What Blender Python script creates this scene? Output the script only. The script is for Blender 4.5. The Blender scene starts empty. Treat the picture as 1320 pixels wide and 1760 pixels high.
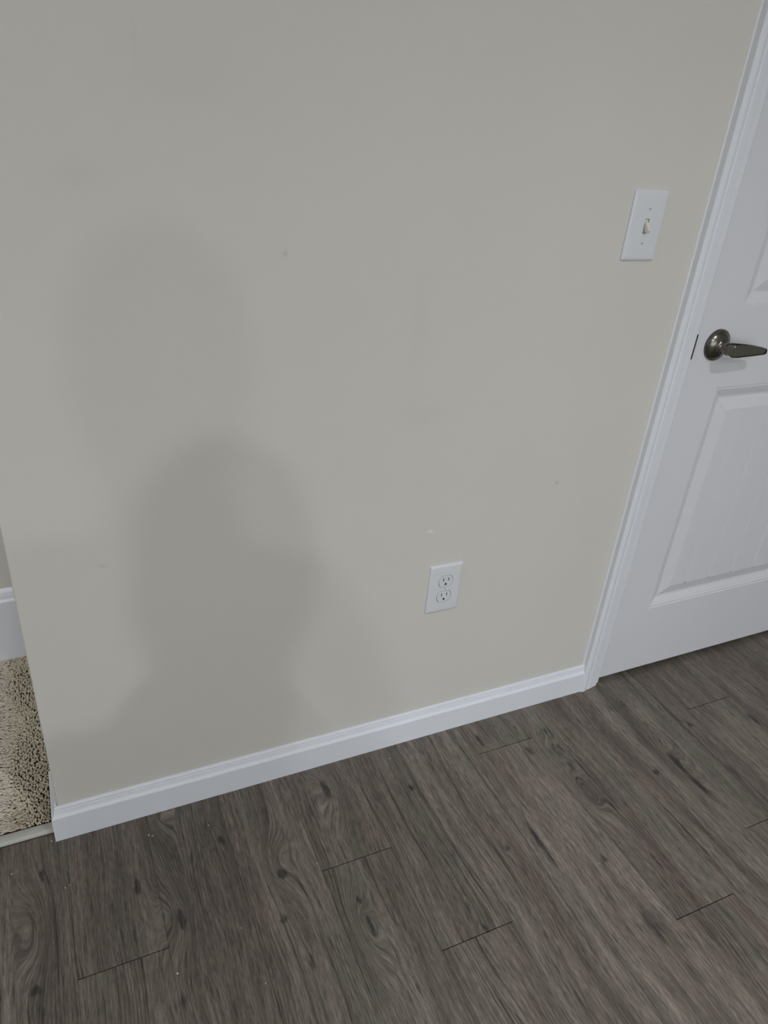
import bpy, bmesh, math, random
import numpy as np
from mathutils import Vector, Matrix

random.seed(7)
rng = np.random.default_rng(7)
SC = bpy.context.scene
COL = SC.collection

# ------------------------------------------------------------------ camera
cam_data = bpy.data.cameras.new('camera')
cam = bpy.data.objects.new('camera', cam_data)
COL.objects.link(cam)
SC.camera = cam
YAW, PITCH, ROLL = 0.461, 0.507, 0.088
CAM = Vector((0.103, -1.125, 1.346))
_f = Vector((math.sin(YAW) * math.cos(PITCH), math.cos(YAW) * math.cos(PITCH), -math.sin(PITCH)))
_r = Vector((math.cos(YAW), -math.sin(YAW), 0))
_u = _r.cross(_f)
CR = math.cos(ROLL) * _r + math.sin(ROLL) * _u
CU = -math.sin(ROLL) * _r + math.cos(ROLL) * _u
CF = _f
cam.matrix_world = Matrix(((CR.x, CU.x, -CF.x, CAM.x), (CR.y, CU.y, -CF.y, CAM.y), (CR.z, CU.z, -CF.z, CAM.z), (0, 0, 0, 1)))
cam_data.sensor_fit = 'VERTICAL'
cam_data.sensor_height = 36.0
cam_data.sensor_width = 27.0
cam_data.lens = 1263.97 / 1760 * 36.0
cam_data.clip_start = 0.01

# ------------------------------------------------------------------ world, exposure
world = bpy.data.worlds.new('world')
SC.world = world
world.use_nodes = True
world.node_tree.nodes['Background'].inputs[0].default_value = (0.90, 0.94, 1.0, 1)
world.node_tree.nodes['Background'].inputs[1].default_value = 3.2
SC.view_settings.view_transform = 'Standard'
SC.view_settings.look = 'None'
SC.view_settings.gamma = 1.0
SC.view_settings.use_curve_mapping = False
SC.view_settings.exposure = 0.09
SC.cycles.max_bounces = 12
SC.cycles.diffuse_bounces = 8

# ------------------------------------------------------------------ lamps of the room (ceiling downlights) and an added closet fill
CEIL = 2.74
LAMP_COLOR = (0.94, 0.985, 1.06)
def lamp(name, x, y, watts, radius, angle=150, blend=1.0):
    d = bpy.data.lights.new(name, 'SPOT')
    d.energy = watts
    d.color = LAMP_COLOR
    d.shadow_soft_size = radius
    d.spot_size = math.radians(angle)
    d.spot_blend = blend
    o = bpy.data.objects.new(name, d)
    COL.objects.link(o)
    o.location = (x, y, CEIL - 0.02)
    return o
LAMPS = [
    (0.98, -1.84, 96, 0.045, 140),
    (-0.38, -3.08, 112, 0.035, 172),
    (-0.46, -4.00, 138, 0.05, 174),
    (-1.85, -1.00, 48, 0.06, 172),
    (0.50, 0.36, 37, 0.06, 170),      # unseen, added inside the closet to brighten the carpet
]
for i, (lx, ly, w, r, a) in enumerate(LAMPS):
    lamp('ceiling_lamp', lx, ly, w, r, a)

# frontal fill through an added, unseen window behind the camera (portal only guides sampling)
FILL_WIN = (-1.9, 1.7, 0.45, 2.15)
pd = bpy.data.lights.new('fill_window_portal', 'AREA')
pd.shape = 'RECTANGLE'; pd.size = FILL_WIN[1] - FILL_WIN[0]; pd.size_y = FILL_WIN[3] - FILL_WIN[2]
pd.cycles.is_portal = True
po = bpy.data.objects.new('fill_window_portal', pd)
COL.objects.link(po)
po.location = ((FILL_WIN[0] + FILL_WIN[1]) / 2, -5.02, (FILL_WIN[2] + FILL_WIN[3]) / 2)
po.rotation_euler = (math.radians(90), 0, 0)

# ------------------------------------------------------------------ node helpers
def lin(*c):
    out = []
    for v in c:
        v = v / 255.0
        out.append(v / 12.92 if v <= 0.04045 else ((v + 0.055) / 1.055) ** 2.4)
    return (*out, 1.0)

class G:
    def __init__(self, name):
        self.m = bpy.data.materials.new(name)
        self.m.use_nodes = True
        self.t = self.m.node_tree
        self.b = self.t.nodes['Principled BSDF']
    def _in(self, sock, v):
        if v is None: return
        if isinstance(v, bpy.types.NodeSocket): self.t.links.new(v, sock)
        else: sock.default_value = v
    def node(self, t, **kw):
        n = self.t.nodes.new(t)
        for k, v in kw.items(): setattr(n, k, v)
        return n
    def math(self, op, a, b=None, c=None, clamp=False):
        n = self.node('ShaderNodeMath', operation=op, use_clamp=clamp)
        for s, v in zip(n.inputs, (a, b, c)): self._in(s, v)
        return n.outputs[0]
    def vec(self, op, a, b=None, c=None):
        n = self.node('ShaderNodeVectorMath', operation=op)
        for s, v in zip(n.inputs, (a, b, c)): self._in(s, v)
        return n.outputs['Value'] if op in ('DOT_PRODUCT', 'LENGTH') else n.outputs[0]
    def noise(self, v, scale=1.0, detail=2.0, rough=0.5, dist=0.0, color=False):
        n = self.node('ShaderNodeTexNoise')
        self._in(n.inputs['Vector'], v)
        n.inputs['Scale'].default_value = scale
        n.inputs['Detail'].default_value = detail
        n.inputs['Roughness'].default_value = rough
        n.inputs['Distortion'].default_value = dist
        return n.outputs['Color' if color else 'Fac']
    def ramp(self, f, stops, interp='LINEAR'):
        n = self.node('ShaderNodeValToRGB')
        n.color_ramp.interpolation = interp
        e = n.color_ramp.elements
        while len(e) < len(stops): e.new(0.5)
        for k, (p, c) in zip(e, stops):
            k.position = p
            k.color = c if len(c) == 4 else (*c, 1)
        self._in(n.inputs[0], f)
        return n.outputs[0]
    def range(self, f, a, b, c=0.0, d=1.0, smooth=False):
        n = self.node('ShaderNodeMapRange')
        n.interpolation_type = 'SMOOTHSTEP' if smooth else 'LINEAR'
        self._in(n.inputs[0], f)
        for i, v in enumerate((a, b, c, d)): n.inputs[i + 1].default_value = v
        return n.outputs[0]
    def mix(self, f, a, b, mode='MIX'):
        n = self.node('ShaderNodeMix', data_type='RGBA', blend_type=mode)
        self._in(n.inputs[0], f); self._in(n.inputs[6], a); self._in(n.inputs[7], b)
        return n.outputs[2]
    def bump(self, h, strength, dist):
        n = self.node('ShaderNodeBump')
        n.inputs['Strength'].default_value = strength
        n.inputs['Distance'].default_value = dist
        self._in(n.inputs['Height'], h)
        self._in(self.b.inputs['Normal'], n.outputs[0])
    def pos(self):
        return self.node('ShaderNodeNewGeometry').outputs['Position']
    def obj(self):
        return self.node('ShaderNodeTexCoord').outputs['Object']
    def set(self, color=None, rough=None, metal=None, spec=None):
        for k, v in (('Base Color', color), ('Roughness', rough), ('Metallic', metal), ('Specular IOR Level', spec)):
            if v is not None: self._in(self.b.inputs[k], v)
        return self.m

def spot_field(g, p, marks):
    """sum of soft elongated spots at fixed places of a surface"""
    acc = None
    for (x, y, z, sx, sy, sz, s) in marks:
        d = g.vec('SUBTRACT', p, (x, y, z))
        d = g.vec('MULTIPLY', d, (1 / sx, 1 / sy, 1 / sz))
        e = g.math('EXPONENT', g.math('MULTIPLY', g.vec('DOT_PRODUCT', d, d), -1.0))
        acc = g.math('MULTIPLY_ADD', e, s, acc if acc is not None else 0.0)
    return acc

# ------------------------------------------------------------------ materials
def paint(name, col, rough, scuffs=False, grain=0.06):
    g = G(name)
    p = g.pos()
    blotch = g.noise(p, 2.2, 2.0)
    c = g.mix(g.range(blotch, 0.3, 0.7, 0.0, 1.0), tuple(v * 0.985 for v in col[:3]) + (1,), tuple(v * 1.01 for v in col[:3]) + (1,))
    if scuffs:
        marks = [(0.455, 0, 1.133, .004, .05, .004, .16), (1.072, 0, .656, .003, .05, .003, .35), (.772, 0, .585, .005, .05, .003, -.25),
                 (.256, 0, 1.394, .004, .05, .03, .03), (.315, 0, 1.355, .05, .05, .03, .03), (.173, 0, 1.232, .03, .05, .02, .03),
                 (.728, 0, .848, .05, .05, .02, .03), (.14, 0, .625, .008, .05, .004, .10), (.70, 0, 1.02, .02, .05, .08, .02)]
        f = spot_field(g, p, marks)
        k = g.math('SUBTRACT', 1.0, f)
        c = g.vec('SCALE', c); n = c.node; n.inputs['Scale'].default_value = 1.0
        g._in(n.inputs['Scale'], k)
    g.bump(g.noise(p, 260, 2.0, 0.6), grain, 0.002)
    return g.set(c, rough, spec=0.35)

M_WALL = paint('wall_paint', (0.598, 0.580, 0.530, 1), 0.75, scuffs=True)
M_WALL_PLAIN = paint('wall_paint_plain', (0.598, 0.580, 0.530, 1), 0.8)
M_CEIL = paint('ceiling_paint', (0.76, 0.76, 0.75, 1), 0.9)
M_TRIM = paint('trim_paint', (0.712, 0.732, 0.764, 1), 0.42, grain=0.02)
M_DOOR = paint('door_paint', (0.64, 0.645, 0.662, 1), 0.45, grain=0.02)

def plain(name, col, rough, metal=0.0, spec=0.5):
    return G(name).set(col, rough, metal, spec)
def moulded(name, col, rough, spec=0.5):
    g = G(name)
    g.bump(g.noise(g.obj(), 700, 1.0), 0.03, 0.0005)
    return g.set(col, rough, spec=spec)
M_PLATE = moulded('plate_plastic', (0.64, 0.655, 0.665, 1), 0.35)
M_FACE = moulded('receptacle_plastic', (0.62, 0.64, 0.645, 1), 0.32)
M_TOGGLE = moulded('toggle_plastic', (0.66, 0.655, 0.61, 1), 0.3)
M_DARK = plain('dark_slot', (0.012, 0.012, 0.012, 1), 0.7, spec=0.2)
M_GAP = plain('shadow_gap', (0.05, 0.05, 0.05, 1), 0.9, spec=0.1)
M_LATCH = plain('black_latch', (0.006, 0.006, 0.008, 1), 0.5, spec=0.3)
M_SCREW = plain('painted_screw', (0.6, 0.61, 0.61, 1), 0.3)

def nickel():
    g = G('satin_nickel')
    v = g.vec('MULTIPLY', g.obj(), (60, 60, 400))
    n = g.noise(v, 1.0, 2.0)
    r = g.range(n, 0.3, 0.7, 0.22, 0.27)
    return g.set((0.155, 0.147, 0.125, 1), r, 1.0)
M_NICKEL = nickel()

def strip_mat():
    g = G('transition_vinyl')
    c = g.mix(g.noise(g.pos(), 60, 3.0), (0.36, 0.36, 0.31, 1), (0.46, 0.46, 0.41, 1))
    return g.set(c, 0.4)
M_STRIP = strip_mat()

def carpet_mat():
    g = G('carpet_yarn')
    p = g.pos()
    c = g.ramp(g.noise(p, 240, 3.0, 0.7), [(0.25, (0.24, 0.195, 0.13)), (0.5, (0.48, 0.42, 0.32)), (0.75, (0.66, 0.60, 0.48))])
    x = g.node('ShaderNodeSeparateXYZ'); g._in(x.inputs[0], p)
    worn = g.range(g.math('ADD', x.outputs[0], g.math('MULTIPLY', g.noise(p, 25, 2.0), 0.06)), -0.085, -0.045, 0.75, 0.0, True)
    c = g.mix(worn, c, (0.55, 0.485, 0.42, 1))
    return g.set(c, 0.95, spec=0.1)
M_CARPET = carpet_mat()
M_CARPET_BACK = plain('carpet_backing', (0.05, 0.038, 0.026, 1), 1.0, spec=0.05)

# dark figure marks and knots of the flooring: x, y, half width, half length, strength
KNOTS = [(0.917,-0.372,0.0060,0.0685,1.00), (1.366,-0.296,0.0090,0.0400,1.00), (1.368,-0.375,0.0062,0.0348,0.90), (1.482,-0.371,0.0104,0.0405,0.70),
 (0.845,-0.354,0.0075,0.0120,0.90), (1.296,-0.303,0.0092,0.0120,0.90), (1.025,-0.448,0.0126,0.0132,0.70), (1.019,-0.600,0.0105,0.0548,0.80),
 (0.388,-0.242,0.0123,0.0142,1.00), (0.363,-0.331,0.0097,0.0116,0.90), (0.387,-0.425,0.0052,0.0161,1.10), (-0.042,-0.081,0.0065,0.0158,1.00),
 (-0.059,-0.299,0.0106,0.0112,1.00), (0.122,-0.168,0.0076,0.0243,1.00), (0.188,-0.268,0.0074,0.0294,1.10), (0.106,-0.267,0.0062,0.0268,0.60),
 (0.538,-0.081,0.0117,0.0382,0.80), (0.294,-0.125,0.0094,0.0165,0.80), (0.721,-0.141,0.0080,0.0120,1.00), (0.943,-0.073,0.0096,0.0282,0.80),
 (1.041,-0.143,0.0131,0.0228,0.70), (1.115,-0.099,0.0090,0.0142,0.70), (1.109,-0.220,0.0076,0.0203,0.80), (1.494,-0.213,0.0095,0.0120,0.90),
 (1.676,-0.256,0.0131,0.0345,0.70), (0.509,-0.349,0.0079,0.0135,0.80), (0.511,-0.403,0.0055,0.0296,0.90), (0.700,-0.435,0.0069,0.0188,0.60),
 (0.712,-0.489,0.0056,0.0120,0.90), (1.372,-0.092,0.0097,0.0276,0.70), (0.978,-0.526,0.0072,0.0245,0.50), (1.127,-0.487,0.0035,0.0277,1.00),
 (0.165,-0.405,0.0077,0.0256,0.70)]
# centres of nested cathedral figure
RINGS = [(1.096,-0.295,0.020,0.060,1.0), (0.183,-0.02,0.030,0.08,0.9), (0.176,-0.25,0.030,0.075,-0.9), (-0.057,-0.19,0.028,0.09,-0.8),
 (0.385,-0.215,0.030,0.07,0.9), (1.085,-0.16,0.030,0.085,0.8), (0.50,-0.40,0.025,0.085,0.9), (0.54,-0.08,0.028,0.08,-0.7), (1.37,-0.33,0.020,0.09,0.6)]

def wood():
    g = G('vinyl_plank')
    oi = g.node('ShaderNodeObjectInfo')
    rnd = oi.outputs['Random']
    wp = g.pos()
    off = g.vec('MULTIPLY', g.node('ShaderNodeCombineXYZ').outputs[0], (1, 1, 1))
    cx = off.node.inputs[0].links[0].from_node
    g._in(cx.inputs[0], g.math('MULTIPLY', rnd, 37.0)); g._in(cx.inputs[1], g.math('MULTIPLY', rnd, 91.0))
    p = g.vec('ADD', wp, off)
    rel = spot_field(g, wp, [(x, y, 0, sx, sy, 1, s) for x, y, sx, sy, s in RINGS])
    # slow bending of the grain
    w1 = g.noise(g.vec('MULTIPLY', p, (5.0, 1.6, 0)), 1.0, 2.0)
    w2 = g.noise(g.vec('MULTIPLY', p, (14.0, 3.2, 0)), 1.0, 2.0)
    bend = g.math('ADD', g.math('MULTIPLY', g.math('SUBTRACT', w1, 0.5), 0.05), g.math('MULTIPLY', g.math('SUBTRACT', w2, 0.5), 0.016))
    bend = g.math('ADD', bend, g.math('MULTIPLY', rel, 0.042))
    sx = g.node('ShaderNodeSeparateXYZ'); g._in(sx.inputs[0], p)
    bx = g.math('ADD', sx.outputs[0], bend)
    cv = g.node('ShaderNodeCombineXYZ'); g._in(cv.inputs[0], bx); g._in(cv.inputs[1], sx.outputs[1])
    bp = cv.outputs[0]
    # broad streaks of tone
    broad = g.noise(g.vec('MULTIPLY', bp, (26, 1.5, 1)), 1.0, 3.0, 0.55)
    hue = g.noise(g.vec('MULTIPLY', bp, (17, 1.1, 1)), 1.3, 2.0, 0.5)
    fine = g.noise(g.vec('MULTIPLY', bp, (190, 9.0, 1)), 1.0, 3.0, 0.62)
    hair = g.noise(g.vec('MULTIPLY', bp, (560, 48.0, 1)), 1.0, 2.0, 0.6)
    col = g.ramp(broad, [(0.22, lin(70, 61, 55)), (0.42, lin(98, 89, 81)), (0.58, lin(113, 104, 95)), (0.80, lin(124, 115, 106))])
    green = g.range(hue, 0.50, 0.68, 0.0, 0.55, True)
    col = g.mix(green, col, lin(95, 93, 83))
    red = g.range(hue, 0.46, 0.33, 0.0, 0.5, True)
    col = g.mix(red, col, lin(97, 85, 79))
    # growth lines: dark thin lines where the bent coordinate repeats
    ring = g.math('SINE', g.math('MULTIPLY_ADD', bx, 980.0, g.math('MULTIPLY', w1, 20.0)))
    lines = g.range(ring, 0.55, 1.0, 0.0, 1.0, True)
    gate = g.range(g.noise(g.vec('MULTIPLY', bp, (12, 2.2, 1)), 1.0, 2.0), 0.47, 0.62, 0.0, 1.0, True)
    gate = g.math('MAXIMUM', gate, g.math('MULTIPLY', g.math('ABSOLUTE', rel), 1.2), clamp=True)
    lines = g.math('MULTIPLY', lines, gate)
    col = g.mix(g.math('MULTIPLY', lines, 0.55), col, lin(46, 40, 37))
    k = g.range(fine, 0.34, 0.66, 0.68, 1.27)
    k = g.math('MULTIPLY', k, g.range(hair, 0.33, 0.67, 0.68, 1.32))
    # long dark pores
    pore = g.range(g.noise(g.vec('MULTIPLY', bp, (260, 16.0, 1)), 1.0, 1.0), 0.62, 0.70, 0.0, 1.0, True)
    k = g.math('MULTIPLY', k, g.math('MULTIPLY_ADD', pore, -0.48, 1.0))
    streak = g.range(g.noise(g.vec('MULTIPLY', bp, (105, 1.5, 1)), 1.0, 1.0), 0.63, 0.69, 0.0, 1.0, True)
    k = g.math('MULTIPLY', k, g.math('MULTIPLY_ADD', streak, -0.42, 1.0))
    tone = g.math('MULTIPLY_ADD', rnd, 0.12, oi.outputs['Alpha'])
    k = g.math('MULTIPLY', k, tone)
    n = g.node('ShaderNodeVectorMath', operation='SCALE'); g._in(n.inputs[0], col); g._in(n.inputs['Scale'], k)
    col = n.outputs[0]
    # knots and dark flecks, edges broken by the grain
    jit = g.noise(g.vec('MULTIPLY', wp, (130, 40, 0)), 1.0, 3.0, 0.6, color=True)
    jv = g.vec('MULTIPLY', g.vec('SUBTRACT', jit, (0.5, 0.5, 0.5)), (0.014, 0.034, 0))
    kp = g.vec('ADD', wp, jv)
    dark = spot_field(g, kp, [(x, y, 0, sx_, sy_, 1, s) for x, y, sx_, sy_, s in KNOTS])
    dark = g.range(dark, 0.30, 0.75, 0.0, 1.0, True)
    rand_dark = g.range(g.noise(g.vec('MULTIPLY', bp, (21, 4.2, 1)), 1.0, 1.0), 0.70, 0.80, 0.0, 0.75, True)
    dark = g.math('MAXIMUM', dark, rand_dark)
    dark = g.math('MULTIPLY', dark, g.range(fine, 0.3, 0.7, 1.15, 0.6), clamp=True)
    col = g.mix(g.math('MULTIPLY', dark, 0.88), col, lin(36, 33, 33))
    g.bump(g.math('ADD', fine, g.math('MULTIPLY', hair, 0.8)), 0.16, 0.0012)
    return g.set(col, g.range(fine, 0.3, 0.7, 0.44, 0.54), spec=0.42)
M_WOOD = wood()
M_SUB = plain('subfloor', (0.02, 0.017, 0.015, 1), 0.9, spec=0.1)

# ------------------------------------------------------------------ geometry helpers
def link(name, me, mat, parent=None, smooth=False):
    o = bpy.data.objects.new(name, me)
    COL.objects.link(o)
    if mat and not me.materials: me.materials.append(mat)
    if parent: o.parent = parent
    if smooth:
        for p in me.polygons: p.use_smooth = True
    return o
def bm_obj(name, bm, mat, parent=None, smooth=False):
    bmesh.ops.recalc_face_normals(bm, faces=bm.faces)
    me = bpy.data.meshes.new(name)
    bm.to_mesh(me); bm.free()
    return link(name, me, mat, parent, smooth)
def structure(o):
    o['kind'] = 'structure'
    return o
def thing(o, label, cat, group=None):
    o['label'] = label; o['category'] = cat
    if group: o['group'] = group
    return o
def empty(name, loc=(0, 0, 0), parent=None):
    o = bpy.data.objects.new(name, None)
    COL.objects.link(o); o.location = loc; o.empty_display_size = 0.05
    if parent: o.parent = parent
    return o
def add_box(bm, x0, x1, y0, y1, z0, z1):
    r = bmesh.ops.create_cube(bm, size=1.0)
    for v in r['verts']:
        v.co = Vector((x0 + (v.co.x + .5) * (x1 - x0), y0 + (v.co.y + .5) * (y1 - y0), z0 + (v.co.z + .5) * (z1 - z0)))
    return r['verts']
def box(name, x0, x1, y0, y1, z0, z1, mat, parent=None, bevel=0.0, seg=2):
    bm = bmesh.new()
    add_box(bm, x0, x1, y0, y1, z0, z1)
    if bevel: bmesh.ops.bevel(bm, geom=bm.edges[:], offset=bevel, segments=seg, affect='EDGES', profile=0.5)
    return bm_obj(name, bm, mat, parent)
def extrude_poly(bm, pts, vec):
    vs = [bm.verts.new(p) for p in pts]
    f = bm.faces.new(vs)
    r = bmesh.ops.extrude_face_region(bm, geom=[f])
    bmesh.ops.translate(bm, verts=[v for v in r['geom'] if isinstance(v, bmesh.types.BMVert)], vec=vec)
def moulding(bm, path, prof, out_dirs):
    """profile prof = [(offset outward, height)] swept along path points (x, y) with one outward vector per point"""
    rings = []
    for (px, py), (ox, oy) in zip(path, out_dirs):
        rings.append([bm.verts.new((px + ox * d, py + oy * d, h)) for d, h in prof])
    n = len(prof)
    for a, b in zip(rings, rings[1:]):
        for i in range(n - 1):
            bm.faces.new((a[i], a[i + 1], b[i + 1], b[i]))
    for r in (rings[0], rings[-1]):
        bm.faces.new(r)

# ------------------------------------------------------------------ room shell
X0, X1, Y0, WT = -2.1, 2.75, -5.0, 0.115
DX0, DX1, DH = 1.3625, 2.1335, 2.035      # door leaf edges and height
OX0, OX1, OH = DX0 - 0.022, DX1 + 0.022, DH + 0.022

bm = bmesh.new()      # wall with the outlet and switch: solid from x=0, doorway cut out
extrude_poly(bm, [(0, 0, 0), (OX0, 0, 0), (OX0, 0, OH), (OX1, 0, OH), (OX1, 0, 0), (X1, 0, 0), (X1, 0, CEIL), (0, 0, CEIL)], (0, WT, 0))
bm.edges.ensure_lookup_table()
ed = [e for e in bm.edges if all(abs(v.co.x) < 1e-6 for v in e.verts) and abs(e.verts[0].co.z - e.verts[1].co.z) > 1]
bmesh.ops.bevel(bm, geom=ed, offset=0.004, segments=3, affect='EDGES', profile=0.5)
structure(bm_obj('wall_back', bm, M_WALL))
structure(box('wall_closet_header', -1.5, 0, 0, WT, 2.05, CEIL, M_WALL_PLAIN)).name = 'wall_header'
structure(box('wall_closet_left', X0, -1.5, 0, 0.6, 0, CEIL, M_WALL_PLAIN)).name = 'wall_corner'
structure(box('wall_closet', -1.5, X1, 0.6, 0.7, 0, CEIL, M_WALL_PLAIN))
structure(box('wall_partition', 1.05, 1.15, WT, 0.6, 0, CEIL, M_WALL_PLAIN))
structure(box('wall_left', X0 - 0.1, X0, Y0, 0.6, 0, CEIL, M_WALL_PLAIN))
structure(box('wall_right', X1, X1 + 0.1, Y0, 0.6, 0, CEIL, M_WALL_PLAIN))
bm = bmesh.new()
for q in ((X0, FILL_WIN[0], 0, CEIL), (FILL_WIN[1], X1, 0, CEIL), (FILL_WIN[0], FILL_WIN[1], 0, FILL_WIN[2]), (FILL_WIN[0], FILL_WIN[1], FILL_WIN[3], CEIL)):
    add_box(bm, q[0], q[1], Y0 - 0.1, Y0, q[2], q[3])
structure(bm_obj('wall_front', bm, M_WALL_PLAIN))
bm = bmesh.new()
for q in ((FILL_WIN[0], FILL_WIN[0] + .05, FILL_WIN[2], FILL_WIN[3]), (FILL_WIN[1] - .05, FILL_WIN[1], FILL_WIN[2], FILL_WIN[3]), (FILL_WIN[0] + .05, FILL_WIN[1] - .05, FILL_WIN[2], FILL_WIN[2] + .05), (FILL_WIN[0] + .05, FILL_WIN[1] - .05, FILL_WIN[3] - .05, FILL_WIN[3]), (-0.125, -0.075, FILL_WIN[2] + .05, FILL_WIN[3] - .05)):
    add_box(bm, q[0], q[1], Y0 - 0.07, Y0 - 0.03, q[2], q[3])
structure(bm_obj('fill_window_1', bm, M_TRIM))  # frame of the added window that lets the fill light in
ceiling = structure(box('ceiling', X0 - 0.1, X1 + 0.1, Y0 - 0.1, 0.7, CEIL, CEIL + 0.1, M_CEIL))
for lx, ly, w, r, a in LAMPS:     # trim ring of each downlight
    bm = bmesh.new()
    for k in range(32):
        a0, a1 = 2 * math.pi * k / 32, 2 * math.pi * (k + 1) / 32
        q = []
        for rr, zz in ((0.095, 0.0), (0.088, -0.006), (0.076, -0.004), (0.070, 0.0)):
            q.append((rr, CEIL + zz))
        for (r0, z0), (r1, z1) in zip(q, q[1:]):
            bm.faces.new([bm.verts.new((lx + rr * math.cos(t), ly + rr * math.sin(t), zz)) for rr, zz, t in ((r0, z0, a0), (r1, z1, a0), (r1, z1, a1), (r0, z0, a1))])
    bmesh.ops.remove_doubles(bm, verts=bm.verts, dist=1e-5)
    bm_obj('downlight_trim', bm, M_TRIM, ceiling)

# ------------------------------------------------------------------ floor of vinyl planks
floor = structure(box('floor', X0 - 0.1, X1 + 0.1, Y0 - 0.1, 0.7, -0.08, -0.006, M_SUB))
PW, PL, EDGE = 0.1524, 1.2192, 0.0055
JOINT = {0: -0.307, 3: -0.264, 4: -0.4925, 6: -0.109, 7: -0.608, 9: -0.502, 10: -0.168, 1: -0.78, 2: -0.90, 5: -0.86, 8: -0.93, -1: -0.72, 11: -0.44, 12: -0.80}
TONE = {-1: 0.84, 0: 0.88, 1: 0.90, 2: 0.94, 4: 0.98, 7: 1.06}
SIDE, ENDG, CH = 0.00012, 0.0009, 0.0006
plank_mesh = {}
def plank(length):
    key = round(length, 4)
    if key not in plank_mesh:
        bm = bmesh.new()
        w, l = PW / 2 - SIDE, length / 2 - ENDG
        lo = [bm.verts.new((sx * w, sy * l, -0.006)) for sx, sy in ((-1, -1), (1, -1), (1, 1), (-1, 1))]
        mi = [bm.verts.new((sx * w, sy * l, -CH)) for sx, sy in ((-1, -1), (1, -1), (1, 1), (-1, 1))]
        hi = [bm.verts.new((sx * (w - CH * .4), sy * (l - CH), 0)) for sx, sy in ((-1, -1), (1, -1), (1, 1), (-1, 1))]
        for a, b in ((lo, mi), (mi, hi)):
            for i in range(4):
                bm.faces.new((a[i], a[(i + 1) % 4], b[(i + 1) % 4], b[i]))
        bm.faces.new(hi); bm.faces.new(lo[::-1])
        bmesh.ops.recalc_face_normals(bm, faces=bm.faces)
        me = bpy.data.meshes.new('plank'); bm.to_mesh(me); bm.free()
        me.materials.append(M_WOOD)
        plank_mesh[key] = me
    return plank_mesh[key]
for k in range(-14, 18):
    xc = EDGE + PW * (k + 0.5)
    if xc < X0 + .05 or xc > X1 - .05: continue
    top = WT if k >= 0 else 0.010
    j = JOINT.get(k, -random.uniform(0.15, 1.2))
    cuts = [top]
    while j > Y0:
        cuts.append(j); j -= PL
    if top - cuts[1] > PL: cuts.insert(1, cuts[1] + PL)
    cuts.append(Y0)
    for a, b in zip(cuts, cuts[1:]):
        if a - b < 0.02: continue
        o = link('plank', plank(a - b), None, floor)
        o.location = (xc, (a + b) / 2, random.uniform(-0.00015, 0.0))
        o.color = (1, 1, 1, TONE.get(k, random.uniform(0.95, 1.05)))     # board tone; leftmost boards darkened in colour to offset the light there

# ------------------------------------------------------------------ baseboards
BASE = [(0.0005, 0.0), (0.0135, 0.0), (0.0135, 0.0625), (0.0128, 0.0640), (0.0102, 0.0650), (0.0088, 0.0668), (0.0076, 0.0712), (0.0070, 0.0762), (0.0052, 0.0772), (0.0050, 0.0780), (0.0064, 0.0790), (0.0062, 0.0822), (0.0046, 0.0845), (0.0005, 0.0855)]
CX0 = OX0 - 0.049                       # outer edge of door casing
bm = bmesh.new()
moulding(bm, [(0, 0), (CX0, 0)], BASE, [(-1, -1), (0, -1)])
structure(bm_obj('baseboard_back', bm, M_TRIM))
bm = bmesh.new()
moulding(bm, [(0, 0), (0, WT)], BASE, [(-1, -1), (-1, 0)])
structure(bm_obj('baseboard_side', bm, M_TRIM))
TALL = [(0.0, 0.0), (0.015, 0.0), (0.015, 0.188), (0.013, 0.192), (0.010, 0.194), (0.009, 0.203), (0.007, 0.212), (0.004, 0.218), (0.0, 0.220)]
bm = bmesh.new()
moulding(bm, [(-1.5, 0.6), (1.05, 0.6)], TALL, [(0, -1), (0, -1)])
structure(bm_obj('baseboard_closet', bm, M_TRIM))

# ------------------------------------------------------------------ door casing and jamb
CAS = [(-0.0022, 0.0), (-0.0004, 0.0022), (0.0, 0.0140), (0.0015, 0.0160), (0.0100, 0.0168), (0.0145, 0.0160), (0.0180, 0.0142), (0.0215, 0.0128), (0.0255, 0.0136), (0.0360, 0.0118), (0.0470, 0.0095), (0.0540, 0.0088), (0.0575, 0.0080), (0.0590, 0.0065), (0.0595, 0.0)]
def casing_leg(name, x_outer, sgn, z1):
    bm = bmesh.new()
    a = [bm.verts.new((x_outer + sgn * d, -h, 0)) for d, h in CAS]
    b = [bm.verts.new((x_outer + sgn * d, -h, z1 - 0 + (0.0595 - d))) for d, h in CAS]
    for i in range(len(CAS) - 1): bm.faces.new((a[i], a[i + 1], b[i + 1], b[i]))
    bm.faces.new(a); bm.faces.new(b)
    return structure(bm_obj(name, bm, M_TRIM))
CX1 = OX1 + 0.049
ZC = DH + 0.011
casing_leg('trim_1', CX0, 1, ZC)
casing_leg('trim_2', CX1, -1, ZC)
bm = bmesh.new()
a = [bm.verts.new((CX0 + d, -h, ZC + 0.0595 - d)) for d, h in CAS]
b = [bm.verts.new((CX1 - d, -h, ZC + 0.0595 - d)) for d, h in CAS]
for i in range(len(CAS) - 1): bm.faces.new((a[i], a[i + 1], b[i + 1], b[i]))
bm.faces.new(a); bm.faces.new(b)
structure(bm_obj('trim_3', bm, M_TRIM))
def jamb(name, pts):
    bm = bmesh.new()
    for q in pts: add_box(bm, *q)
    return structure(bm_obj(name, bm, M_TRIM))
GAP = 0.0010
jamb('trim_4', [(OX0, DX0 - GAP, 0.0, WT, 0.0, OH), (DX0 - GAP, DX0 + 0.010, 0.040, 0.075, 0.0, OH)])
jamb('trim_5', [(DX1 + GAP, OX1, 0.0, WT, 0.0, OH), (DX1 - 0.010, DX1 + GAP, 0.040, 0.075, 0.0, OH)])
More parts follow.
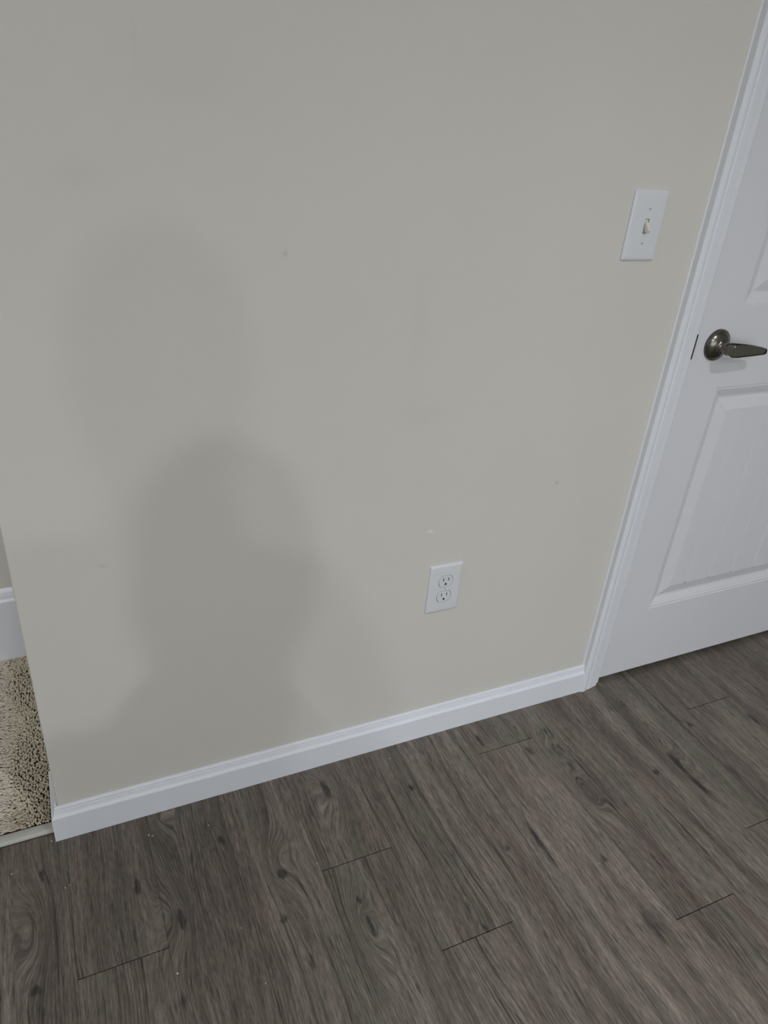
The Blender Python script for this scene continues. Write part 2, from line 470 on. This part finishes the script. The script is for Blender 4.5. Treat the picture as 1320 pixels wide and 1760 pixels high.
jamb('trim_6', [(DX0 - GAP, DX1 + GAP, 0.0, WT, DH + GAP, OH)])

# ------------------------------------------------------------------ door: leaf, two moulded panels of V-jointed boards, lever, latch
DZ0 = 0.017
YF = 0.0005                      # face of the leaf
door = empty('door_1', (0, 0, 0)); structure(door)
PX0, PX1 = DX0 + 0.1045, DX1 - 0.1045
PANELS = [('panel', 0.226, 0.843), ('panel', 1.023, 1.905)]
def rect_ring(bm, o, i, yo, yi, lower=False):
    """band between two rectangles (x0, x1, z0, z1) at depths yo and yi"""
    A = [(o[0], yo, o[2]), (o[1], yo, o[2]), (o[1], yo, o[3]), (o[0], yo, o[3])]
    B = [(i[0], yi, i[2]), (i[1], yi, i[2]), (i[1], yi, i[3]), (i[0], yi, i[3])]
    A = [bm.verts.new(p) for p in A]; B = [bm.verts.new(p) for p in B]
    for k in range(4): bm.faces.new((A[k], A[(k + 1) % 4], B[(k + 1) % 4], B[k]))
def inset(r, d): return (r[0] + d, r[1] - d, r[2] + d, r[3] - d)
bm = bmesh.new()                 # stiles and rails with two openings
xs = [DX0, PX0, PX1, DX1]
zs = [DZ0, PANELS[0][1], PANELS[0][2], PANELS[1][1], PANELS[1][2], DH]
for i in range(3):
    for j in range(5):
        if i == 1 and j in (1, 3): continue
        bm.faces.new([bm.verts.new(p) for p in ((xs[i], YF, zs[j]), (xs[i + 1], YF, zs[j]), (xs[i + 1], YF, zs[j + 1]), (xs[i], YF, zs[j + 1]))])
rect_ring(bm, (DX0, DX1, DZ0, DH), (DX0, DX1, DZ0, DH), YF, YF + 0.035)
bm.faces.new([bm.verts.new(p) for p in ((DX0, YF + .035, DZ0), (DX0, YF + .035, DH), (DX1, YF + .035, DH), (DX1, YF + .035, DZ0))])
bmesh.ops.remove_doubles(bm, verts=bm.verts, dist=1e-5)
bm_obj('leaf', bm, M_DOOR, door)
STICK = [(0, 0), (0.0016, 0.0018), (0.0072, 0.0020), (0.0094, 0.0036), (0.0130, 0.0048), (0.0260, 0.0108), (0.0310, 0.0116)]
RAISE = [(0.0310, 0.0116), (0.0345, 0.0104), (0.0540, 0.0046), (0.0595, 0.0030)]
for nm, z0, z1 in PANELS:
    R = (PX0, PX1, z0, z1)
    bm = bmesh.new()
    for (d0, h0), (d1, h1) in zip(STICK, STICK[1:]):
        rect_ring(bm, inset(R, d0), inset(R, d1), YF + h0, YF + h1)
    for (d0, h0), (d1, h1) in zip(RAISE, RAISE[1:]):
        rect_ring(bm, inset(R, d0), inset(R, d1), YF + h0, YF + h1)
    F = inset(R, 0.0595)
    bm.faces.new([bm.verts.new(p) for p in ((F[0], YF + .0082, F[2]), (F[1], YF + .0082, F[2]), (F[1], YF + .0082, F[3]), (F[0], YF + .0082, F[3]))])
    bmesh.ops.remove_doubles(bm, verts=bm.verts, dist=1e-5)
    pn = bm_obj('panel', bm, M_DOOR, door)
    gx = [F[0], 1.580, 1.664, 1.748, 1.832, 1.916, F[1]]
    for i in range(6):
        l, r = gx[i], gx[i + 1]
        vl, vr = (0.0 if i == 0 else 0.0044), (0.0 if i == 5 else 0.0026)
        bm = bmesh.new()
        sec = [(l, .0082), (l, .0076 if vl else .0030), (l + vl, .0030), (r - vr, .0030), (r, .0076 if vr else .0030), (r, .0082)]
        pts = []
        for x, y in sec:
            if not pts or (abs(pts[-1][0] - x) + abs(pts[-1][1] - y)) > 1e-6: pts.append((x, y))
        extrude_poly(bm, [(x, YF + y, F[2]) for x, y in pts], (0, 0, F[3] - F[2]))
        bm_obj('board', bm, M_DOOR, pn)

def lathe(bm, prof, n=48, axis_origin=(0, 0, 0)):
    """prof = [(radius, distance out of the door)]; axis along -y"""
    ox, oy, oz = axis_origin
    rings = []
    for r, d in prof:
        rings.append([bm.verts.new((ox + r * math.cos(2 * math.pi * k / n), oy - d, oz + r * math.sin(2 * math.pi * k / n))) for k in range(n)] if r > 1e-6 else [bm.verts.new((ox, oy - d, oz))])
    for a, b in zip(rings, rings[1:]):
        for k in range(n):
            q = (k + 1) % n
            if len(a) == 1: bm.faces.new((a[0], b[q], b[k]))
            elif len(b) == 1: bm.faces.new((a[k], a[q], b[0]))
            else: bm.faces.new((a[k], a[q], b[q], b[k]))
def sharpen(o, ang=35):
    for p in o.data.polygons: p.use_smooth = True
    m = o.data
    bmx = bmesh.new(); bmx.from_mesh(m)
    for e in bmx.edges:
        if len(e.link_faces) == 2 and e.calc_face_angle(0) > math.radians(ang): e.smooth = False
    bmx.to_mesh(m); bmx.free()
HX, HZ = 1.426, 0.944
handle = empty('handle', (HX, YF, HZ), door)
bm = bmesh.new()
lathe(bm, [(0.0345, 0), (0.0345, .0035), (.0335, .0052), (.0318, .0058), (.0310, .0060), (.0290, .0086), (.0240, .0125), (.0190, .0150), (.0168, .0156), (.0160, .0160), (.0156, .0185), (.0142, .0198), (.0110, .0200), (0, .0200)])
o = bm_obj('rosette', bm, M_NICKEL, handle); sharpen(o)
bm = bmesh.new()
lathe(bm, [(0.0138, .0190), (.0135, .0215), (.0118, .0225), (.0115, .0460), (.0105, .0490), (0, .0495)], 32)
o = bm_obj('neck', bm, M_NICKEL, handle); sharpen(o)
bm = bmesh.new()
SECT = [(-0.0100, 0.0, .0060, .0330, .0470), (-0.0085, 0.0, .0098, .0320, .0505), (-0.0050, 0.0001, .0125, .0320, .0530), (0.002, 0.0002, .0136, .0340, .0540), (0.014, 0.0, .0140, .0390, .0542), (0.035, -.0005, .0128, .0424, .0542), (0.060, -.0018, .0108, .0440, .0540), (0.082, -.0036, .0085, .0444, .0532), (0.0955, -.0050, .0068, .0446, .0522), (0.0985, -.0056, .0050, .0454, .0512)]
rings = []
for x, zc, hz, ya, yb in SECT:
    c = min(0.0022, hz * .45)
    ring = []
    for (sy, sz) in ((0, -1), (1, -1), (1, 1), (0, 1)):
        for t in range(3):
            ph = t / 2 * math.pi / 2
            yy = ya if sy == 0 else yb
            dy = (1 if sy == 0 else -1) * c
            dz = -sz * c
            if (sy, sz) in ((0, -1), (1, 1)): cy, cz = 1 - math.sin(ph), 1 - math.cos(ph)
            else: cy, cz = 1 - math.cos(ph), 1 - math.sin(ph)
            ring.append(bm.verts.new((x, -(yy + dy * cy), zc + sz * hz + dz * cz)))
    rings.append(ring)
for a, b in zip(rings, rings[1:]):
    n = len(a)
    for k in range(n): bm.faces.new((a[k], a[(k + 1) % n], b[(k + 1) % n], b[k]))
bm.faces.new(rings[0]); bm.faces.new(rings[-1])
o = bm_obj('lever', bm, M_NICKEL, handle); sharpen(o, 40)
box('latch_plate', DX0 - 0.0012, DX0 + 0.0028, YF - 0.0006, YF + 0.020, 0.9150, 0.9690, M_LATCH, door)['label'] = 'black slot of the latch in the edge of the white door'

# ------------------------------------------------------------------ wall plates
def rounded(w, h, r, n=4, cx=0.0, cz=0.0):
    pts = []
    for sx, sz, a0 in ((1, 1, 0), (-1, 1, 90), (-1, -1, 180), (1, -1, 270)):
        for k in range(n + 1):
            t = math.radians(a0 + 90 * k / n)
            pts.append((cx + sx * (w / 2 - r) + r * math.cos(t), cz + sz * (h / 2 - r) + r * math.sin(t)))
    return pts
def faceplate(bm, holes, w=0.0794, h=0.1238):
    """pillow-edged wall plate with openings; front towards -y"""
    prev = None
    for d, y in ((0.0, 0.0), (0.0, -0.0024), (0.0007, -0.0036), (0.0022, -0.0048), (0.0045, -0.0055), (0.0080, -0.0058)):
        ring = [bm.verts.new((x, y, z)) for x, z in rounded(w - 2 * d, h - 2 * d, max(0.0012, 0.0035 - d * 0.3))]
        if prev:
            for k in range(len(ring)): bm.faces.new((prev[k], prev[(k + 1) % len(ring)], ring[(k + 1) % len(ring)], ring[k]))
        prev = ring
    edges = []
    n = len(prev)
    for k in range(n): edges.append(bm.edges.get((prev[k], prev[(k + 1) % n])))
    for hole in holes:
        f = [bm.verts.new((x, -0.0058, z)) for x, z in hole]
        b = [bm.verts.new((x, -0.0010, z)) for x, z in hole]
        m = len(f)
        for k in range(m):
            edges.append(bm.edges.new((f[k], f[(k + 1) % m])))
            bm.faces.new((f[k], f[(k + 1) % m], b[(k + 1) % m], b[k]))
    bmesh.ops.triangle_fill(bm, use_beauty=True, edges=edges)
def disc(name, cx, cz, r, y0, y1, mat, parent, n=20, slot=True):
    bm = bmesh.new()
    lathe(bm, [(r, -y0), (r, -y1 - .0003), (r * .8, -y1), (0, -y1)], n, (cx, 0, cz))
    o = bm_obj(name, bm, mat, parent); sharpen(o)
    if slot:
        s = box('screw_slot', cx - r * .75, cx + r * .75, y1 - .0001, y1 + .0004, cz - .0004, cz + .0004, M_GAP, o)
    return o
def face_outline(r, hh, n=14):
    a = math.asin(hh / r)
    pts = [(r * math.cos(-a + 2 * a * k / n), r * math.sin(-a + 2 * a * k / n)) for k in range(n + 1)]
    return pts + [(-x, -z) for x, z in pts]

outlet = empty('wall_outlet', (0.822, 0.0, 0.435))
thing(outlet, 'white duplex wall outlet with two grounded receptacles, low on the beige wall', 'outlet')
C1, C2 = 0.0198, -0.0198
bm = bmesh.new()
faceplate(bm, [[(x, z + c) for x, z in face_outline(0.0181, 0.0149)] for c in (C1, C2)] + [rounded(0.0010, 0.0052, 0.0004, 2)])
o = bm_obj('cover_plate', bm, M_PLATE, outlet); sharpen(o, 30)
box('backing', -0.022, 0.022, -0.0012, -0.0004, -0.042, 0.042, M_GAP, outlet)
for c in (C1, C2):
    bm = bmesh.new()
    pts = face_outline(0.0171, 0.0139)
    loops = []
    for s, y in ((1.0, -.0012), (1.0, -.0060), (0.975, -.0066)):
        loops.append([bm.verts.new((x * s, y, z * s + c)) for x, z in pts])
    for a, b in zip(loops, loops[1:]):
        for k in range(len(a)): bm.faces.new((a[k], a[(k + 1) % len(a)], b[(k + 1) % len(a)], b[k]))
    bm.faces.new(loops[-1])
    rf = bm_obj('receptacle', bm, M_FACE, outlet)
    box('slot', -0.0073, -0.0055, -.0068, -.0060, c + .0010, c + .0090, M_DARK, rf)
    box('slot', 0.0055, 0.0073, -.0068, -.0060, c + .0016, c + .0084, M_DARK, rf)
    bm = bmesh.new()
    g0 = [(0.0026 * math.cos(math.radians(t)), 0.0026 * math.sin(math.radians(t)) + c - .0068) for t in range(0, 181, 20)] + [(-.0026, c - .0090), (.0026, c - .0090)]
    extrude_poly(bm, [(x, -.0060, z) for x, z in g0], (0, -.0008, 0))
    bm_obj('ground_hole', bm, M_DARK, rf)

switch = empty('light_switch', (1.1465, 0.0, 1.183))
thing(switch, 'white toggle light switch plate on the beige wall beside the door', 'light switch')
bm = bmesh.new()
faceplate(bm, [rounded(0.0112, 0.0256, 0.0006, 2)])
o = bm_obj('cover_plate', bm, M_PLATE, switch); sharpen(o, 30)
box('backing', -0.012, 0.012, -0.0012, -0.0004, -0.02, 0.02, M_GAP, switch)
for z in (0.03015, -0.03015): disc('screw', 0, z, 0.0030, -.0050, -.0068, M_SCREW, switch, slot=True)
bm = bmesh.new()
fr = []
for (w, h, y) in ((.0098, .0238, -.0012), (.0098, .0238, -.0034), (.0084, .0224, -.0040), (.0074, .0214, -.0030)):
    fr.append([bm.verts.new((x, y, z)) for x, z in rounded(w, h, 0.0008, 2)])
for a, b in zip(fr, fr[1:]):
    for k in range(len(a)): bm.faces.new((a[k], a[(k + 1) % len(a)], b[(k + 1) % len(a)], b[k]))
bm.faces.new(fr[-1])
bm_obj('toggle_frame', bm, M_TOGGLE, switch)
bm = bmesh.new()         # lever tipped down
ang = math.radians(38)
secs = [(-0.001, .0036, .0068), (.004, .0035, .0066), (.010, .0031, .0050), (.0150, .0029, .0040), (.0165, .0022, .0030)]
rings = []
for d, hw, hh in secs:
    ring = []
    for x, z in rounded(2 * hw, 2 * hh, 0.0010, 3):
        yy = -0.0035 - (d * math.cos(ang) - z * math.sin(ang) * -1)
        zz = 0.0012 - d * math.sin(ang) + z * math.cos(ang)
        ring.append(bm.verts.new((x, yy, zz)))
    rings.append(ring)
for a, b in zip(rings, rings[1:]):
    for k in range(len(a)): bm.faces.new((a[k], a[(k + 1) % len(a)], b[(k + 1) % len(a)], b[k]))
bm.faces.new(rings[0]); bm.faces.new(rings[-1])
o = bm_obj('toggle_lever', bm, M_TOGGLE, switch); sharpen(o, 45)
o['label'] = 'cream toggle lever tipped down'

# ------------------------------------------------------------------ transition strip and carpet
bm = bmesh.new()
prof = [(0.0105, 0.0), (0.0115, 0.0035), (0.0150, 0.0072), (0.0210, 0.0088), (0.0280, 0.0088), (0.0320, 0.0075), (0.0335, 0.0)]
a = [bm.verts.new((-1.498, y, z)) for y, z in prof]
b = [bm.verts.new((-0.0142, y, z)) for y, z in prof]
for i in range(len(prof) - 1): bm.faces.new((a[i], a[i + 1], b[i + 1], b[i]))
bm.faces.new(a); bm.faces.new(b)
thing(bm_obj('transition_strip', bm, M_STRIP), 'pale grey transition strip between the plank floor and the carpet', 'transition strip')

carpet = box('carpet', -1.498, 1.048, 0.0345, 0.598, -0.006, 0.0025, M_CARPET_BACK)
thing(carpet, 'beige cut-pile carpet in the opening left of the wall', 'carpet')
t = (1 + 5 ** .5) / 2
IV = np.array([(-1, t, 0), (1, t, 0), (-1, -t, 0), (1, -t, 0), (0, -1, t), (0, 1, t), (0, -1, -t), (0, 1, -t), (t, 0, -1), (t, 0, 1), (-t, 0, -1), (-t, 0, 1)]) / math.hypot(1, t)
IF = np.array([(0, 11, 5), (0, 5, 1), (0, 1, 7), (0, 7, 10), (0, 10, 11), (1, 5, 9), (5, 11, 4), (11, 10, 2), (10, 7, 6), (7, 1, 8), (3, 9, 4), (3, 4, 2), (3, 2, 6), (3, 6, 8), (3, 8, 9), (4, 9, 5), (2, 4, 11), (6, 2, 10), (8, 6, 7), (9, 8, 1)])
V, F, base = [], [], 0
step = 0.0047
xsn = np.arange(-0.62, 0.30, step); ysn = np.arange(0.0375, 0.583, step)
for yv in ysn:
    for xv in xsn:
        x = xv + rng.uniform(-.0021, .0021); y = yv + rng.uniform(-.0018, .0018)
        if y < 0.12 and x > -0.017: continue
        if x > 0.0 - 0.02 and y < WT + 0.004: continue
        lay = min(1.0, max(0.0, (-0.068 + 0.018 * math.sin(y * 23) - x) / 0.03))     # pile brushed over towards the left
        s = rng.uniform(0.0020, 0.0030)
        v = IV * (s * (1 + 1.6 * lay), s * (1 - 0.15 * lay), s * rng.uniform(1.3, 2.1) * (1 - 0.45 * lay))
        a = rng.uniform(-0.5, 0.5) + 0.35 * lay * math.sin(y * 31 + 1)
        tilt = rng.uniform(-.5, .5) * (1 - lay)
        ca, sa, ct, st = math.cos(a), math.sin(a), math.cos(tilt), math.sin(tilt)
        vx = v[:, 0] * ct + v[:, 2] * st; vz = -v[:, 0] * st + v[:, 2] * ct
        vv = np.stack([vx * ca - v[:, 1] * sa + x, vx * sa + v[:, 1] * ca + y, vz + 0.0075 + rng.uniform(-.0018, .0018)], 1)
        V.append(vv); F.append(IF + base); base += 12
me = bpy.data.meshes.new('pile')
V = np.concatenate(V); F = np.concatenate(F)
me.vertices.add(len(V)); me.vertices.foreach_set('co', V.astype(np.float32).ravel())
me.loops.add(F.size); me.loops.foreach_set('vertex_index', F.astype(np.int32).ravel())
me.polygons.add(len(F)); me.polygons.foreach_set('loop_start', np.arange(0, F.size, 3, dtype=np.int32)); me.polygons.foreach_set('loop_total', np.full(len(F), 3, dtype=np.int32))
me.update(calc_edges=True); me.validate()
pile = link('pile', me, M_CARPET, carpet, True); pile['kind'] = 'stuff'

# pale crumbs lying on the planks
bm = bmesh.new()
for (x, y, r) in ((1.919, -0.045, .0016), (1.372, -0.077, .0011), (1.455, -0.193, .0014), (0.159, -0.063, .0016), (0.166, -0.067, .0012), (-0.021, -0.010, .0016),
                  (1.009, -0.076, .0012), (-0.094, -0.059, .0015), (0.277, -0.082, .0013), (0.164, -0.359, .0018), (-0.003, -0.124, .0013), (0.005, -0.121, .0010), (0.710, -0.049, .0012), (1.005, -0.454, .0011), (0.286, -0.32, .0010), (0.30, -0.43, .0011), (0.46, -0.245, .0010)):
    q = bmesh.ops.create_icosphere(bm, subdivisions=1, radius=r)
    for v in q['verts']:
        v.co = Vector((v.co.x * random.uniform(.7, 1.5) + x, v.co.y * random.uniform(.7, 1.3) + y, v.co.z * .7 + r * .7))
o = bm_obj('crumbs', bm, plain('crumb', (.62, .58, .50, 1), .8)); o['kind'] = 'stuff'
thing(o, 'tiny pale crumbs scattered over the dark plank floor', 'crumbs')

# ------------------------------------------------------------------ person taking the picture, whose soft shadow lies on the wall
PB = Vector((-0.036, -1.57, 0.0))
RZ = Matrix.Rotation(-YAW, 4, 'Z')
PM = Matrix.Translation(PB) @ RZ
PMI = PM.inverted()
PH = CAM - CF * 0.009 - CR * 0.022 - CU * 0.058           # centre of the phone
rm = Matrix(((CR.x, CU.x, -CF.x, PH.x), (CR.y, CU.y, -CF.y, PH.y), (CR.z, CU.z, -CF.z, PH.z), (0, 0, 0, 1)))
M_PHONE = plain('phone_shell', (0.02, 0.02, 0.022, 1), 0.25)
phone = empty('phone'); phone.matrix_world = rm
thing(phone, 'dark phone held up in both hands of the person', 'phone')
bm = bmesh.new(); add_box(bm, -.037, .037, -.078, .078, -.0035, .0035)
bmesh.ops.bevel(bm, geom=bm.edges[:], offset=.003, segments=3, affect='EDGES', profile=.5)
bm_obj('shell', bm, M_PHONE, phone)
box('screen', -.0345, .0345, -.075, .075, .0034, .0039, plain('phone_glass', (.05, .05, .055, 1), .1), phone)

def local(x, y, z): return PMI @ (rm @ Vector((x, y, z)))
J, E_, R_ = [], [], []
def joint(p, r, parent=None):
    J.append(Vector(p)); R_.append(r if isinstance(r, tuple) else (r, r))
    if parent is not None: E_.append((parent, len(J) - 1))
    return len(J) - 1
pel = joint((0, 0, .95), (.15, .11))
sp = joint((0, .0, 1.12), (.14, .10), pel)
ch = joint((0, .005, 1.30), (.16, .11), sp)
nb = joint((0, .02, 1.43), (.09, .07), ch)
nk = joint((0, .04, 1.50), .055, nb)
hd = joint((0, .07, 1.585), (.075, .09), nk)
hc = joint((0, .07, 1.65), (.078, .092), hd)
ht = joint((0, .06, 1.705), (.055, .065), hc)
joint((0, .172, 1.585), .012, hd)                          # nose
for s_ in (-1, 1):
    joint((s_ * .085, .05, 1.60), .014, hd)                # ear
    sh = joint((s_ * .17, .01, 1.385), .062, ch)
    el = joint((s_ * .255, .10, 1.12), .044, sh)
    wr = joint(local(s_ * .075, -.085, .055), .028, el)
    pa = joint(local(s_ * .052, -.052, .020), (.030, .016), wr)
    for f_ in range(4):                                    # fingers folding round the back edge of the phone
        k1 = joint(local(s_ * .050, -.060 + f_ * .021, .004), .0085, pa)
        k2 = joint(local(s_ * .044, -.060 + f_ * .021, -.011), .0080, k1)
        joint(local(s_ * (.024 + .003 * abs(f_ - 1)), -.058 + f_ * .020, -.0125), .0072, k2)
    t1 = joint(local(s_ * .045, -.040, .018), .011, pa)
    joint(local(s_ * .022, -.025, .014), .0095, t1)
    hp = joint((s_ * .095, 0, .88), (.095, .10), pel)
    kn = joint((s_ * .11, .025, .48), .062, hp)
    an = joint((s_ * .115, -.02, .09), .042, kn)
    joint((s_ * .115, -.06, .05), .040, an)
    to = joint((s_ * .13, .10, .045), .042, an)
    joint((s_ * .135, .17, .038), .033, to)
me = bpy.data.meshes.new('person')
me.from_pydata([tuple(v) for v in J], E_, [])
person = link('person', me, None)
person.matrix_world = PM
md = person.modifiers.new('skin', 'SKIN'); md.use_smooth_shade = True
sv = me.skin_vertices[0].data
for k, r in enumerate(R_):
    sv[k].radius = r
    sv[k].use_root = (k == 0)
person.modifiers.new('smooth', 'SUBSURF').levels = 2
g = G('person_clothes')
xz = g.node('ShaderNodeSeparateXYZ'); g._in(xz.inputs[0], g.obj())
skin_c, shirt_c, jean_c, shoe_c = (.50, .32, .24, 1), (.10, .11, .13, 1), (.05, .07, .12, 1), (.03, .03, .03, 1)
c = g.mix(g.math('GREATER_THAN', xz.outputs[2], .10), shoe_c, jean_c)
c = g.mix(g.math('GREATER_THAN', xz.outputs[2], .97), c, shirt_c)
c = g.mix(g.math('GREATER_THAN', xz.outputs[2], 1.455), c, skin_c)
c = g.mix(g.math('GREATER_THAN', xz.outputs[1], .26), c, skin_c)
me.materials.append(g.set(c, .8))
thing(person, 'person standing behind the camera in a dark shirt and jeans, both hands on a phone', 'person')
bm = bmesh.new()
bmesh.ops.create_uvsphere(bm, u_segments=24, v_segments=14, radius=1.0)
for v in bm.verts: v.co = Vector((v.co.x * .080, v.co.y * .098 + .055, v.co.z * .10 + 1.655))
bmesh.ops.delete(bm, geom=[v for v in bm.verts if v.co.z < 1.60 or (v.co.y > .10 and v.co.z < 1.675)], context='VERTS')
hair = bm_obj('hair', bm, plain('hair_brown', (.03, .02, .014, 1), .6), person, True)
for s_ in (-1, 1):
    bm = bmesh.new(); bmesh.ops.create_uvsphere(bm, u_segments=12, v_segments=8, radius=.011)
    bmesh.ops.translate(bm, verts=bm.verts, vec=(s_ * .03, .146, 1.612))
    bm_obj('eye', bm, plain('eye_dark', (.05, .04, .03, 1), .2), person, True)
